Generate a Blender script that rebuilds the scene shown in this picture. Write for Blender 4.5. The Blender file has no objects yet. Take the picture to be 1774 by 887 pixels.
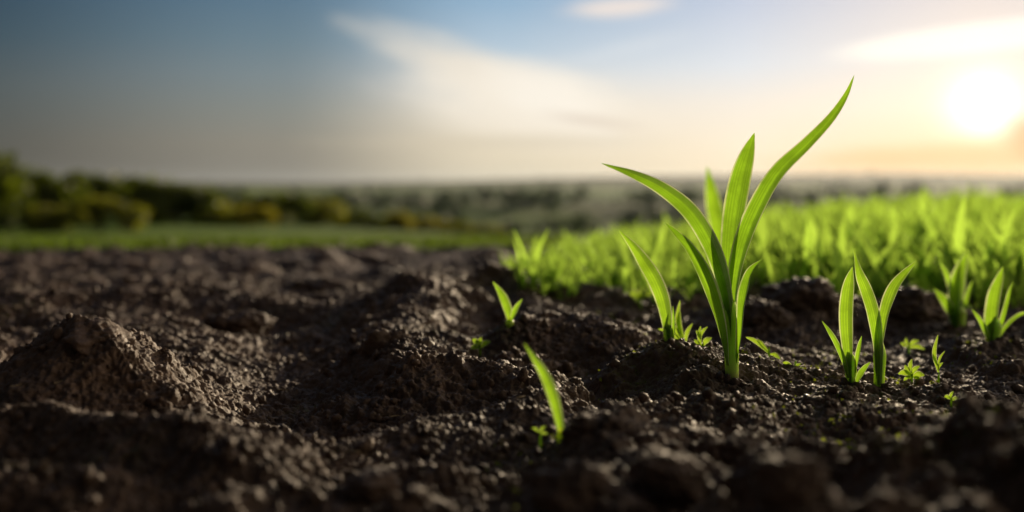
import bpy, bmesh, math, random
import numpy as np
from mathutils import Vector, noise as mnoise

random.seed(7)
rng = np.random.default_rng(7)
R = math.radians
scene = bpy.context.scene
COL = scene.collection

# ---------------------------------------------------------------- measures
F, CX, HY, HC = 1725.0, 887.0, 315.0, 0.19      # lens in photo pixels, eye height 19 cm


def P(px, py, Y):
    """A measured point of the photograph at a depth of Y metres -> world."""
    return ((px - CX) / F * Y, Y, HC - (py - HY) / F * Y)


SUN_AZ, SUN_EL = R(25.2), R(12.2)
FOCUS = 0.96


def lin(r, g, b):
    def f(c):
        c /= 255.0
        return c / 12.92 if c <= 0.04045 else ((c + 0.055) / 1.055) ** 2.4
    return (f(r), f(g), f(b), 1.0)


# ---------------------------------------------------------------- numpy noise
def _hash(ix, iy, seed):
    h = (ix.astype(np.int64) * 374761393 + iy.astype(np.int64) * 668265263 + seed * 974634533) & 0xFFFFFFFF
    h = ((h ^ (h >> 13)) * 1274126177) & 0xFFFFFFFF
    h = ((h ^ (h >> 16)) * 2246822519) & 0xFFFFFFFF
    h = h ^ (h >> 15)
    return (h & 0xFFFFFF).astype(np.float64) / float(0xFFFFFF)


def perlin(x, y, seed=0):
    ix, iy = np.floor(x), np.floor(y)
    fx, fy = x - ix, y - iy
    ux = fx * fx * fx * (fx * (fx * 6 - 15) + 10)
    uy = fy * fy * fy * (fy * (fy * 6 - 15) + 10)
    ix = ix.astype(np.int64)
    iy = iy.astype(np.int64)

    def g(dx, dy):
        a = _hash(ix + dx, iy + dy, seed) * 2 * math.pi
        return np.cos(a) * (fx - dx) + np.sin(a) * (fy - dy)
    a = g(0, 0) * (1 - ux) + g(1, 0) * ux
    b = g(0, 1) * (1 - ux) + g(1, 1) * ux
    return (a * (1 - uy) + b * uy) * 1.4


def fbm(x, y, scale, octv, seed=0, gain=0.5):
    o, a, s, n = 0.0, 1.0, 1.0 / scale, 0.0
    for k in range(octv):
        o = o + a * perlin(x * s + 17.3 * k, y * s - 9.1 * k, seed + k)
        n += a
        a *= gain
        s *= 2.03
    return o / n


def domes(x, y, s, seed, density=0.8):
    """rounded aggregates: tallest of the randomly placed half balls of size s"""
    cx, cy = np.floor(x / s).astype(np.int64), np.floor(y / s).astype(np.int64)
    out = np.zeros_like(x)
    for dx in (-1, 0, 1):
        for dy in (-1, 0, 1):
            h1 = _hash(cx + dx, cy + dy, seed)
            h2 = _hash(cx + dx, cy + dy, seed + 101)
            h3 = _hash(cx + dx, cy + dy, seed + 202)
            h4 = _hash(cx + dx, cy + dy, seed + 303)
            ex = 0.75 + 0.5 * h4
            qx = (x - (cx + dx + h1) * s) * ex
            qy = (y - (cy + dy + h2) * s) / ex
            r = s * (0.32 + 0.5 * h3)
            v = np.sqrt(np.clip(1 - (qx * qx + qy * qy) / (r * r), 0, None)) * r
            out = np.where((h4 < density) & (v > out), v, out)
    return out


def sstep(a, b, t):
    t = np.clip((t - a) / (b - a), 0, 1)
    return t * t * (3 - 2 * t)


# ---------------------------------------------------------------- the land
YL = np.array([-2000, 0, 1.5, 3.0, 4.0, 12, 40, 60, 120, 250, 600, 1200, 2500, 5500, 9000.0])
ZL = np.array([0.0, 0, 0, -.02, -.055, -.505, -1.97, -3.2, -8.5, -17, -25, -24, -15, -6, -8.0])
YR = np.array([-2000, 0, 2.0, 3.0, 5.0, 9.0, 16, 25, 60, 120, 250, 600, 1200, 2500, 5500, 9000.0])
ZR = np.array([0.0, 0, 0, -.01, -.02, 0.0, -.12, -.6, -3.2, -8.5, -17, -25, -24, -13, -2, -8.0])


HILLS = [(-27, 50, 1.3, 9, 8), (-14, 60, .6, 8, 8),
         (60, 520, 12, 150, 60), (-240, 640, 14, 160, 80), (330, 760, 17, 170, 90), (-60, 1150, 15, 260, 110),
         (-700, 1500, 16, 420, 160), (500, 1700, 14, 420, 200), (1100, 2900, 34, 750, 300), (300, 2600, 14, 380, 220), (-1600, 3200, 12, 800, 400)]


def land(x, y):
    """large shape of the land without furrows"""
    yy = np.maximum(y, 0)
    q = x / np.maximum(yy, 0.4)
    w = sstep(0.0, 0.46, q)
    z = np.interp(yy, YL, ZL) * (1 - w) + np.interp(yy, YR, ZR) * w
    m = sstep(120, 700, yy)
    z = z + m * 7.0 * fbm(x, y, 900.0, 4, 51) * sstep(120, 2200, yy)
    for hx, hy, ha, hsx, hsy in HILLS:
        z = z + ha * np.exp(-.5 * (((x - hx) / hsx) ** 2 + ((yy - hy) / hsy) ** 2))
    m2 = sstep(2000, 4500, yy)
    z = z + m2 * 13.0 * fbm(x + 500, y * .4, 2600.0, 3, 61)
    return z


# ground anchors read off the photograph: px, py, depth, spread x, spread y
ANCH = [
    (1268, 658, 0.95, .045, .05), (1160, 592, 1.06, .055, .05), (1090, 640, 1.04, .06, .06),
    (1330, 622, 1.06, .05, .05), (1475, 662, .97, .05, .05), (1523, 670, .97, .05, .05),
    (1720, 597, 1.20, .07, .06), (1660, 568, 1.40, .07, .06), (1625, 655, .99, .04, .05),
    (972, 765, .72, .035, .04), (884, 565, 1.20, .06, .06), (1010, 575, 1.28, .07, .07),
    (1040, 735, .70, .04, .04), (1390, 505, 1.52, .09, .07), (1585, 515, 1.52, .07, .07),
    (1490, 560, 1.45, .05, .08), (1000, 505, 1.75, .12, .08), (820, 490, 1.70, .07, .12),
    (735, 525, 1.55, .07, .10), (790, 600, 1.25, .06, .08),
    (675, 610, 1.10, .05, .05), (745, 655, .98, .06, .06), (620, 690, .92, .07, .06),
    (400, 722, .86, .10, .05), (170, 560, .90, .075, .07), (60, 620, .88, .07, .07),
    (260, 640, .92, .05, .06), (500, 620, 1.10, .12, .12), (300, 560, 1.35, .14, .14),
    (320, 735, .70, .05, .035), (400, 790, .66, .05, .035), (100, 725, .72, .09, .04),
    (560, 765, .74, .07, .04), (700, 740, .78, .06, .05), (820, 735, .78, .05, .05),
    (1100, 715, .84, .07, .05), (1300, 715, .83, .09, .05), (1500, 712, .84, .08, .05),
    (1700, 665, .98, .08, .06),
    (1000, 900, .60, .06, .05), (1300, 880, .60, .07, .05), (1600, 870, .58, .07, .05), (1860, 860, .58, .07, .05),
    (850, 880, .58, .06, .035), (560, 870, .60, .08, .03), (200, 870, .60, .09, .03),
    (230, 520, 1.75, .15, .12), (550, 495, 2.1, .16, .14), (450, 545, 1.6, .14, .12),
]
_A = np.array([P(a[0], a[1], a[2]) for a in ANCH])
_S = np.array([(a[3], a[4]) for a in ANCH])
_d = ((_A[:, None, 0] - _A[None, :, 0]) / _S[None, :, 0]) ** 2 + ((_A[:, None, 1] - _A[None, :, 1]) / _S[None, :, 1]) ** 2
_G = np.exp(-.5 * _d)
BASE0 = -0.018
_t = _A[:, 2] - (BASE0 + land(_A[:, 0], _A[:, 1]))
_W = np.linalg.solve(_G.T @ _G + 0.02 * np.eye(len(_t)), _G.T @ _t)

# crests of the furrows: px, py, depth along each, height, half width
RIDGES = [
    ([(90, 575, .93), (170, 560, .90), (235, 610, .88), (300, 675, .86), (380, 718, .85), (440, 728, .84)], .022, .026),
    ([(860, 480, 1.95), (800, 500, 1.75), (740, 530, 1.55), (690, 575, 1.30), (680, 610, 1.12), (740, 655, 1.0), (840, 665, .97)], .030, .045),
    ([(470, 715, .86), (600, 690, .90), (720, 655, .97)], .014, .022),
    ([(-60, 700, .78), (60, 712, .75), (150, 745, .72), (230, 770, .70)], .020, .022),
    ([(240, 790, .66), (320, 738, .68), (410, 790, .66)], .018, .02),
    ([(560, 768, .74), (700, 735, .78), (820, 715, .82), (940, 670, .88)], .015, .022),
    ([(900, 565, 1.25), (1000, 572, 1.28), (1080, 590, 1.2)], .014, .04),
    ([(1545, 768, .56), (1620, 790, .53), (1700, 825, .50), (1800, 870, .46)], .020, .013),
    ([(430, 560, 1.60), (500, 620, 1.20), (500, 690, .95), (440, 745, .82)], -.030, .060),
    ([(850, 505, 1.70), (845, 575, 1.30), (880, 655, 1.02), (830, 720, .86)], -.024, .034),
    ([(1190, 835, .58), (1060, 745, .70), (940, 690, .86), (840, 650, 1.02), (765, 570, 1.35), (700, 510, 1.75)], .022, .040),
    ([(1720, 850, .50), (1420, 745, .66), (1250, 700, .84)], .014, .030),
    ([(1060, 590, 1.2), (960, 540, 1.4), (870, 490, 1.9)], .020, .045),
    ([(985, 600, 1.16), (985, 660, 1.0), (1040, 715, .86), (1180, 725, .83), (1330, 700, .87)], -.016, .034),
    ([(1120, 560, 1.40), (1230, 570, 1.32), (1400, 590, 1.28)], -.018, .045),
    ([(380, 530, 1.75), (520, 560, 1.6), (640, 545, 1.6)], .035, .05),
    ([(-20, 520, 1.6), (120, 505, 1.7), (250, 520, 1.7)], .035, .06),
]
RIDGES = [([P(*q)[:2] for q in r[0]], r[1], r[2]) for r in RIDGES]


def seg_dist(x, y, pts):
    best = np.full(x.shape, 1e9)
    for (ax, ay), (bx, by) in zip(pts[:-1], pts[1:]):
        vx, vy = bx - ax, by - ay
        t = np.clip(((x - ax) * vx + (y - ay) * vy) / (vx * vx + vy * vy), 0, 1)
        best = np.minimum(best, np.hypot(x - ax - t * vx, y - ay - t * vy))
    return best


# rounded lumps: px, py of the top, depth, half width, height (metres)
LUMPS = [
    (1040, 722, .70, .036, .036), (1000, 796, .61, .044, .038), (1120, 778, .63, .034, .030), (1205, 796, .60, .036, .032),
    (1330, 775, .58, .036, .034), (1290, 745, .68, .030, .018), (1400, 748, .64, .034, .020), (1555, 742, .60, .030, .026),
    (1620, 790, .55, .026, .024), (1725, 688, .62, .062, .046), (1640, 715, .68, .040, .024), (1800, 760, .54, .036, .028),
    (1240, 850, .52, .026, .022), (1410, 826, .50, .036, .032), (1550, 846, .49, .030, .026), (1690, 842, .49, .032, .028),
    (1090, 862, .54, .026, .022), (900, 838, .60, .034, .022), (760, 800, .66, .040, .020), (700, 858, .58, .036, .022),
    (540, 830, .62, .040, .022), (380, 850, .58, .036, .022), (180, 835, .60, .050, .024), (40, 800, .63, .050, .024),
    (672, 574, 1.10, .038, .056), (740, 636, 1.02, .055, .042), (620, 690, .94, .055, .022), (800, 650, 1.04, .060, .030),
    (730, 546, 1.36, .060, .058), (795, 552, 1.40, .058, .054), (695, 510, 1.70, .078, .060), (775, 486, 1.82, .075, .066), (825, 520, 1.60, .055, .046),
    (165, 568, .92, .092, .054), (90, 590, .90, .070, .050), (230, 610, .90, .050, .040), (330, 735, .70, .040, .030),
    (930, 650, .96, .060, .026), (860, 700, .88, .055, .024), (955, 548, 1.30, .075, .050), (1050, 572, 1.24, .068, .044),
    (900, 615, 1.10, .060, .026), (1150, 584, 1.06, .062, .046), (1085, 622, 1.04, .055, .036), (1200, 612, 1.02, .045, .026), (1340, 628, 1.04, .055, .026),
    (1100, 705, .84, .060, .020), (1300, 700, .84, .060, .020), (1180, 735, .76, .045, .018), (1430, 690, .88, .060, .022), (1640, 690, .92, .07, .024),
    (1740, 625, 1.08, .070, .034), (550, 492, 2.15, .14, .060), (240, 515, 1.85, .13, .060), (440, 545, 1.60, .12, .044), (90, 480, 2.4, .16, .06), (380, 470, 2.6, .18, .05),
]
LUMPS = [(P(a, b, c), r, h) for a, b, c, r, h in LUMPS]
CALM = [(1268, 658, 0.95), (1475, 662, .97), (1523, 670, .97), (972, 765, .72), (1160, 592, 1.06)]
CALM = [P(*c) for c in CALM]
FIX = []


def soil_large(x, y):
    """land, furrow crests and rounded lumps"""
    z = BASE0 + land(x, y)
    for (ax, ay, _), (sx, sy), w in zip(_A, _S, _W):
        m = (np.abs(x - ax) < 4 * sx) & (np.abs(y - ay) < 4 * sy)
        if m.any():
            z[m] += w * np.exp(-.5 * (((x[m] - ax) / sx) ** 2 + ((y[m] - ay) / sy) ** 2))
    jx, jy = x + .020 * perlin(x * 16, y * 16, 3), y + .020 * perlin(x * 16, y * 16, 4)
    for pts, amp, wd in RIDGES:
        p = np.array(pts)
        m = (x > p[:, 0].min() - 4 * wd) & (x < p[:, 0].max() + 4 * wd) & (y > p[:, 1].min() - 4 * wd) & (y < p[:, 1].max() + 4 * wd)
        if m.any():
            z[m] += .8 * amp * np.exp(-(seg_dist(jx[m], jy[m], pts) / (1.35 * wd)) ** 2)
    far = sstep(1.2, 2.6, y)
    z = z + .011 * fbm(x, y, .15, 3, 11) + .008 * fbm(x + 5, y, .30, 2, 12) + far * .045 * fbm(x, y, .42, 3, 13)
    kx, ky = x + .012 * perlin(x * 34, y * 34, 5), y + .012 * perlin(x * 34, y * 34, 6)
    for (cx, cy, cz), r, h in LUMPS:
        m = (np.abs(x - cx) < 2.2 * r) & (np.abs(y - cy) < 2.2 * r)
        if m.any():
            d2 = ((kx[m] - cx) ** 2 + (ky[m] - cy) ** 2) / (r * r)
            b = cz - h * d2
            a = z[m]
            z[m] = .5 * (a + b + np.sqrt((a - b) ** 2 + .007 ** 2))
    return z


def soil_small(x, y):
    """crumbs and aggregates, laid on along the surface normal"""
    calm = np.ones_like(x)
    for cx, cy, _ in CALM:
        calm *= 1 - .6 * np.exp(-((x - cx) ** 2 + (y - cy) ** 2) / .015 ** 2)
    wx = x + .03 * perlin(x * 9, y * 9, 15)
    wy = y + .03 * perlin(x * 9, y * 9, 16)
    patch = sstep(-.25, .35, perlin(x * 6 + 3, y * 6, 21))         # where the tilth is coarse
    patch2 = sstep(-.3, .3, perlin(x * 14 + 3, y * 14, 22))
    far = sstep(1.2, 2.6, y)
    fore = 1 - sstep(.56, .76, y)
    tr = P(500, 650, 1.05)
    floor_ = 1 - .6 * np.exp(-((x - tr[0]) / .16) ** 2 - ((y - tr[1]) / .26) ** 2)
    soft = (1 - .45 * fore) * floor_
    n = .30 * domes(wx, wy, .085, 31, .4) * (.2 + .8 * patch) * (.5 + .5 * far) * soft
    wx2 = x + .010 * fbm(x, y, .018, 2, 7)
    wy2 = y + .010 * fbm(x, y, .018, 2, 8)
    n += .30 * domes(wx2, wy2, .036, 32, .5) * (.2 + .8 * patch2) * soft
    n += .34 * domes(wx2, wy2, .017, 33, .7) * (.4 + .6 * patch) * (1 - .3 * fore)
    n += .006 * (.5 - np.abs(perlin(wx * 40, wy * 40, 15)))
    near = y < 2.4
    xs, ys = x[near], y[near]
    wx3 = xs + .0018 * perlin(xs * 260, ys * 260, 9)
    wy3 = ys + .0018 * perlin(xs * 260, ys * 260, 10)
    d = .50 * domes(wx3, wy3, .0078, 34, .6) * (.45 + .75 * patch2[near]) + .45 * domes(wx3, wy3, .0040, 35, .8)
    d += .0030 * (.5 - np.abs(perlin(wx3 * 120, wy3 * 120, 38))) + .0014 * perlin(xs * 300, ys * 300, 36)
    n[near] += d
    return (n - .011) * calm


def soil_height(x, y):
    x = np.asarray(x, float)
    y = np.asarray(y, float)
    z = soil_large(x, y)
    for (fx, fy, dz) in FIX:
        z += dz * np.exp(-.5 * ((x - fx) ** 2 + (y - fy) ** 2) / .030 ** 2)
    return z + soil_small(x, y)


for c_ in CALM + [P(1721, 597, 1.2), P(884, 566, 1.2), P(1660, 568, 1.4)]:
    h_ = float(soil_height(np.array([c_[0]]), np.array([c_[1]]))[0])
    FIX.append((c_[0], c_[1], c_[2] - h_ + .001))


def yedge(x):
    """depth at which the bare soil ends and grass begins"""
    return 3.95 + .05 * x + .25 * perlin(x * 1.3 + 4, x * 0 + .5, 71)


SX0, SXK, SY0, SY1 = .34, .80, .02, 5.2


def border(x, y):
    hw = SX0 + SXK * np.maximum(y, 0)
    e = sstep(.90, 1.0, np.abs(x) / hw)
    e = np.maximum(e, sstep(yedge(x) - .05, yedge(x) + .5, y))
    e = np.maximum(e, 1 - sstep(SY0, SY0 + .06, y))
    return e


def terrain_height(x, y):
    hw = SX0 + SXK * np.maximum(y, 0)
    inside = (1 - sstep(.86, .94, np.abs(x) / hw)) * (1 - sstep(yedge(x) - .35, yedge(x) + .15, y)) * sstep(SY0 + .08, SY0 + .16, y)
    micro = .012 * fbm(x, y, .5, 2, 81) * (1 - sstep(20, 60, np.abs(y) + np.abs(x)))
    return land(x, y) + micro - .02 - .16 * inside


# ---------------------------------------------------------------- object helpers
def setp(o, label=None, cat=None, group=None, kind=None):
    for k, v in (('label', label), ('category', cat), ('group', group), ('kind', kind)):
        if v is not None:
            o[k] = v
    return o


def link(name, me, mat=None, parent=None):
    o = bpy.data.objects.new(name, me)
    COL.objects.link(o)
    if mat is not None and len(me.materials) == 0:
        me.materials.append(mat)
    if parent is not None:
        o.parent = parent
    return o


def np_mesh(name, verts, faces, smooth=True, uv=None):
    """verts (n,3), faces (m,k) all of one size"""
    me = bpy.data.meshes.new(name)
    verts = np.asarray(verts, np.float32)
    faces = np.asarray(faces, np.int32)
    n, m, k = len(verts), len(faces), faces.shape[1]
    me.vertices.add(n)
    me.vertices.foreach_set('co', verts.ravel())
    me.loops.add(m * k)
    me.loops.foreach_set('vertex_index', faces.ravel())
    me.polygons.add(m)
    me.polygons.foreach_set('loop_start', np.arange(0, m * k, k, dtype=np.int32))
    me.polygons.foreach_set('loop_total', np.full(m, k, np.int32))
    if smooth:
        me.polygons.foreach_set('use_smooth', np.ones(m, bool))
    if uv is not None:
        l = me.uv_layers.new(name='UVMap')
        l.data.foreach_set('uv', np.asarray(uv, np.float32)[faces.ravel()].ravel())
    me.update(calc_edges=True)
    return me


def grid_faces(nr, nc):
    i = np.arange(nr * nc).reshape(nr, nc)
    return np.stack([i[:-1, :-1], i[:-1, 1:], i[1:, 1:], i[1:, :-1]], -1).reshape(-1, 4)


def empty(name, loc):
    o = bpy.data.objects.new(name, None)
    o.empty_display_size = .02
    o.location = loc
    COL.objects.link(o)
    return o


# ---------------------------------------------------------------- materials
class NT:
    def __init__(self, tree):
        self.t = tree
        self.l = tree.links

    def n(self, typ, **kw):
        nd = self.t.nodes.new(typ)
        for k, v in kw.items():
            if k.startswith('i_'):
                nd.inputs[k[2:].replace('_', ' ')].default_value = v
            else:
                setattr(nd, k, v)
        return nd

    def put(self, sock, v):
        if hasattr(v, 'is_output') or isinstance(v, bpy.types.NodeSocket):
            self.l.new(v, sock)
        else:
            sock.default_value = v

    def m(self, op, a, b=None, c=None, clamp=False):
        nd = self.t.nodes.new('ShaderNodeMath')
        nd.operation = op
        nd.use_clamp = clamp
        for i, v in enumerate((a, b, c)):
            if v is not None:
                self.put(nd.inputs[i], v)
        return nd.outputs[0]

    def rng(self, v, a, b, c=0.0, d=1.0, smooth=True):
        nd = self.t.nodes.new('ShaderNodeMapRange')
        nd.interpolation_type = 'SMOOTHSTEP' if smooth else 'LINEAR'
        self.put(nd.inputs['Value'], v)
        for k, q in (('From Min', a), ('From Max', b), ('To Min', c), ('To Max', d)):
            nd.inputs[k].default_value = q
        return nd.outputs['Result']

    def mix(self, fac, a, b, blend='MIX'):
        nd = self.t.nodes.new('ShaderNodeMix')
        nd.data_type = 'RGBA'
        nd.blend_type = blend
        self.put(nd.inputs['Factor'], fac)
        self.put(nd.inputs[6], a)
        self.put(nd.inputs[7], b)
        return nd.outputs[2]

    def noise(self, vec, scale, detail=4, rough=.55, dist=0.0):
        nd = self.t.nodes.new('ShaderNodeTexNoise')
        nd.inputs['Scale'].default_value = scale
        nd.inputs['Detail'].default_value = detail
        nd.inputs['Roughness'].default_value = rough
        nd.inputs['Distortion'].default_value = dist
        if vec is not None:
            self.l.new(vec, nd.inputs['Vector'])
        return nd.outputs['Fac']

    def ramp(self, fac, stops):
        nd = self.t.nodes.new('ShaderNodeValToRGB')
        e = nd.color_ramp.elements
        while len(e) < len(stops):
            e.new(.5)
        for el, (p, c) in zip(e, stops):
            el.position = p
            el.color = c
        self.put(nd.inputs['Fac'], fac)
        return nd.outputs['Color']


def new_mat(name):
    m = bpy.data.materials.new(name)
    m.use_nodes = True
    m.node_tree.nodes.clear()
    return m, NT(m.node_tree)


def soil_material():
    m, t = new_mat('soil')
    pos = t.n('ShaderNodeNewGeometry').outputs['Position']
    a = t.noise(pos, 7, 5, .6)
    b = t.noise(pos, 70, 5, .65)
    c = t.noise(pos, 420, 4, .6)
    col = t.ramp(a, [(.28, (.054, .031, .0185, 1)), (.5, (.096, .055, .032, 1)), (.72, (.162, .098, .058, 1))])
    col = t.mix(t.rng(b, .38, .68, 0, .55), col, (.040, .025, .017, 1))
    col = t.mix(t.rng(c, .56, .74, 0, .45), col, (.20, .14, .092, 1))
    # a film of green algae in patches of the crust
    g = t.m('MULTIPLY', t.rng(t.noise(pos, 5.5, 3, .6), .56, .70), t.rng(t.noise(pos, 120, 3, .6), .5, .66))
    col = t.mix(t.m('MULTIPLY', g, .75), col, (.085, .095, .012, 1))
    bs = t.n('ShaderNodeBsdfPrincipled')
    t.put(bs.inputs['Base Color'], col)
    t.put(bs.inputs['Roughness'], t.rng(b, .3, .7, .46, .84))
    bs.inputs['Specular IOR Level'].default_value = .5
    bump = t.n('ShaderNodeBump', i_Strength=.85, i_Distance=.0022)
    h = t.m('ADD', t.noise(pos, 300, 6, .68), t.m('MULTIPLY', t.noise(pos, 900, 3, .6), .35))
    t.put(bump.inputs['Height'], h)
    t.l.new(bump.outputs[0], bs.inputs['Normal'])
    t.l.new(bs.outputs[0], t.n('ShaderNodeOutputMaterial').inputs[0])
    return m


def leaf_material(name, base, trans, pale, veins=9, tmix=.55, rough=.46, spec=.4):
    m, t = new_mat(name)
    uv = t.n('ShaderNodeUVMap').outputs[0]
    sp = t.n('ShaderNodeSeparateXYZ')
    t.l.new(uv, sp.inputs[0])
    u, v = sp.outputs[0], sp.outputs[1]
    pos = t.n('ShaderNodeTexCoord').outputs['Object']
    au = t.m('ABSOLUTE', t.m('SUBTRACT', t.m('MULTIPLY', u, 2), 1))       # 0 midrib .. 1 margin
    vein = t.m('POWER', t.m('ABSOLUTE', t.m('COSINE', t.m('MULTIPLY', u, math.pi * veins))), 6)
    mid = t.rng(au, .0, .07, 1, 0)
    nz = t.noise(pos, 45, 4, .6)
    streak = t.n('ShaderNodeCombineXYZ')
    t.put(streak.inputs[0], t.m('MULTIPLY', u, 26))
    t.put(streak.inputs[1], t.m('MULTIPLY', v, 3))
    sk = t.noise(streak.outputs[0], 1.0, 3, .6)
    k = t.m('ADD', t.m('MULTIPLY', vein, .55), t.m('MULTIPLY', mid, .8), clamp=True)
    k = t.m('ADD', k, t.m('MULTIPLY', t.m('SUBTRACT', sk, .45), 1.1), clamp=True)
    edge = t.rng(au, .80, .92)  # pale leaf margin, widened and whitened to paint in a sunlit rim
    tip = t.rng(t.m('ADD', v, t.m('MULTIPLY', t.m('SUBTRACT', nz, .5), .12)), .93, 1.0)
    col = t.mix(k, base, pale)
    dark = tuple(c * .5 for c in base[:3]) + (1,)
    col = t.mix(t.rng(nz, .35, .75, 0, .5), col, dark)
    foot = t.rng(v, .0, .10, .55, 0)
    col = t.mix(foot, col, (.20, .27, .08, 1))
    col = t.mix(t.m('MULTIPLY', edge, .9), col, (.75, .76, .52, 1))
    col = t.mix(t.m('MULTIPLY', tip, .7), col, (.30, .24, .08, 1))
    tc = t.mix(t.m('MULTIPLY', k, .8), trans, tuple(min(1, c * 1.7) for c in trans[:3]) + (1,))
    tc = t.mix(t.m('MULTIPLY', t.rng(t.noise(pos, 900, 2, .5), .66, .74), .35), tc, (.10, .14, .01, 1))
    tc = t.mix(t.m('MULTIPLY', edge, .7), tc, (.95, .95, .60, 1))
    tc = t.mix(t.rng(t.noise(pos, 26, 5, .65), .38, .68, 0, .72), tc, tuple(c * .6 for c in trans[:3]) + (1,))
    bump = t.n('ShaderNodeBump', i_Strength=.35, i_Distance=.0006)
    t.put(bump.inputs['Height'], t.m('ADD', t.m('MULTIPLY', vein, .7), t.m('MULTIPLY', sk, .6)))
    bs = t.n('ShaderNodeBsdfPrincipled')
    t.put(bs.inputs['Base Color'], col)
    bs.inputs['Roughness'].default_value = rough
    bs.inputs['Specular IOR Level'].default_value = spec
    t.l.new(bump.outputs[0], bs.inputs['Normal'])
    tr = t.n('ShaderNodeBsdfTranslucent')
    t.put(tr.inputs['Color'], tc)
    ms = t.n('ShaderNodeMixShader')
    ms.inputs[0].default_value = tmix
    t.l.new(bs.outputs[0], ms.inputs[1])
    t.l.new(tr.outputs[0], ms.inputs[2])
    t.l.new(ms.outputs[0], t.n('ShaderNodeOutputMaterial').inputs[0])
    return m


def stem_material():
    m, t = new_mat('stem_sheath')
    uv = t.n('ShaderNodeUVMap').outputs[0]
    sp = t.n('ShaderNodeSeparateXYZ')
    t.l.new(uv, sp.inputs[0])
    u, v = sp.outputs[0], sp.outputs[1]
    cv = t.n('ShaderNodeCombineXYZ')
    t.put(cv.inputs[0], t.m('MULTIPLY', u, 60))
    t.put(cv.inputs[1], t.m('MULTIPLY', v, 4))
    sk = t.noise(cv.outputs[0], 1.0, 3, .6)
    col = t.mix(t.rng(sk, .35, .7), (.36, .54, .05, 1), (.44, .60, .10, 1))
    col = t.mix(t.rng(v, .1, .42, 1, 0), col, (.30, .34, .16, 1))
    bs = t.n('ShaderNodeBsdfPrincipled')
    t.put(bs.inputs['Base Color'], col)
    bs.inputs['Roughness'].default_value = .42
    bs.inputs['Subsurface Weight'].default_value = .85
    bs.inputs['Subsurface Radius'].default_value = (1.6, 1.8, .4)
    bs.inputs['Subsurface Scale'].default_value = .010
    bump = t.n('ShaderNodeBump', i_Strength=.3, i_Distance=.0004)
    t.put(bump.inputs['Height'], sk)
    t.l.new(bump.outputs[0], bs.inputs['Normal'])
    t.l.new(bs.outputs[0], t.n('ShaderNodeOutputMaterial').inputs[0])
    return m


def foliage_material(name, base, trans, tmix=.4, scale=.5):
    m, t = new_mat(name)
    pos = t.n('ShaderNodeNewGeometry').outputs['Position']
    nz = t.noise(pos, scale, 3, .6)
    rnd = t.n('ShaderNodeNewGeometry').outputs['Random Per Island']
    f = t.m('ADD', t.m('MULTIPLY', nz, .6), t.m('MULTIPLY', rnd, .4))
    k = t.rng(f, .25, .75)
    bs = t.n('ShaderNodeBsdfPrincipled')
    t.put(bs.inputs['Base Color'], t.mix(k, tuple(c * .6 for c in base) + (1,), tuple(c * 1.35 for c in base) + (1,)))
    bs.inputs['Roughness'].default_value = .55
    bs.inputs['Specular IOR Level'].default_value = .3
    tr = t.n('ShaderNodeBsdfTranslucent')
    t.put(tr.inputs['Color'], t.mix(k, tuple(c * .65 for c in trans) + (1,), tuple(c * 1.25 for c in trans) + (1,)))
    ms = t.n('ShaderNodeMixShader')
    ms.inputs[0].default_value = tmix
    t.l.new(bs.outputs[0], ms.inputs[1])
    t.l.new(tr.outputs[0], ms.inputs[2])
    t.l.new(ms.outputs[0], t.n('ShaderNodeOutputMaterial').inputs[0])
    return m


def terrain_material():
    m, t = new_mat('meadow_and_fields')
    g = t.n('ShaderNodeNewGeometry')
    pos = g.outputs['Position']
    sp = t.n('ShaderNodeSeparateXYZ')
    t.l.new(pos, sp.inputs[0])
    y = sp.outputs[1]
    near = t.ramp(t.noise(pos, 1.5, 5, .6), [(.3, (.045, .095, .007, 1)), (.5, (.08, .16, .008, 1)), (.72, (.13, .19, .012, 1))])
    vo = t.n('ShaderNodeTexVoronoi')
    vo.inputs['Scale'].default_value = 1 / 260.0
    mp = t.n('ShaderNodeMapping')
    mp.inputs['Rotation'].default_value = (0, 0, .5)
    mp.inputs['Scale'].default_value = (.55, 1.0, 0)
    t.l.new(pos, mp.inputs[0])
    t.l.new(mp.outputs[0], vo.inputs['Vector'])
    sc = t.n('ShaderNodeSeparateColor')
    t.l.new(vo.outputs['Color'], sc.inputs[0])
    far = t.ramp(sc.outputs[0], [(.0, (.05, .09, .025, 1)), (.35, (.09, .17, .035, 1)), (.55, (.15, .24, .05, 1)),
                                 (.8, (.18, .20, .07, 1)), (1, (.07, .13, .03, 1))])
    far = t.mix(t.rng(t.noise(pos, .012, 4, .6), .4, .65, 0, .7), far, (.028, .045, .02, 1))
    yw = t.m('ADD', y, t.m('MULTIPLY', t.m('SUBTRACT', t.noise(pos, .0022, 3, .5), .5), 900))
    belt = t.m('MULTIPLY', t.rng(yw, 1050, 1300), t.rng(yw, 1900, 2300, 1, 0))
    far = t.mix(t.m('MULTIPLY', belt, .75), far, (.20, .31, .06, 1))
    far = t.mix(t.m('MULTIPLY', t.rng(yw, 2200, 2600), .8), far, (.075, .080, .034, 1))
    col = t.mix(t.rng(y, 60, 180), near, far)
    # ploughed earth around the furrows
    soil = t.ramp(t.noise(pos, 8, 5, .6), [(.3, (.054, .031, .0185, 1)), (.7, (.14, .088, .056, 1))])
    col = t.mix(t.rng(t.m('ADD', y, t.m('MULTIPLY', t.noise(pos, 2, 3, .6), .8)), 4.1, 4.6), soil, col)
    bs = t.n('ShaderNodeBsdfPrincipled')
    t.put(bs.inputs['Base Color'], col)
    bs.inputs['Roughness'].default_value = .95
    bs.inputs['Specular IOR Level'].default_value = .1
    t.l.new(bs.outputs[0], t.n('ShaderNodeOutputMaterial').inputs[0])
    return m


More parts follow.
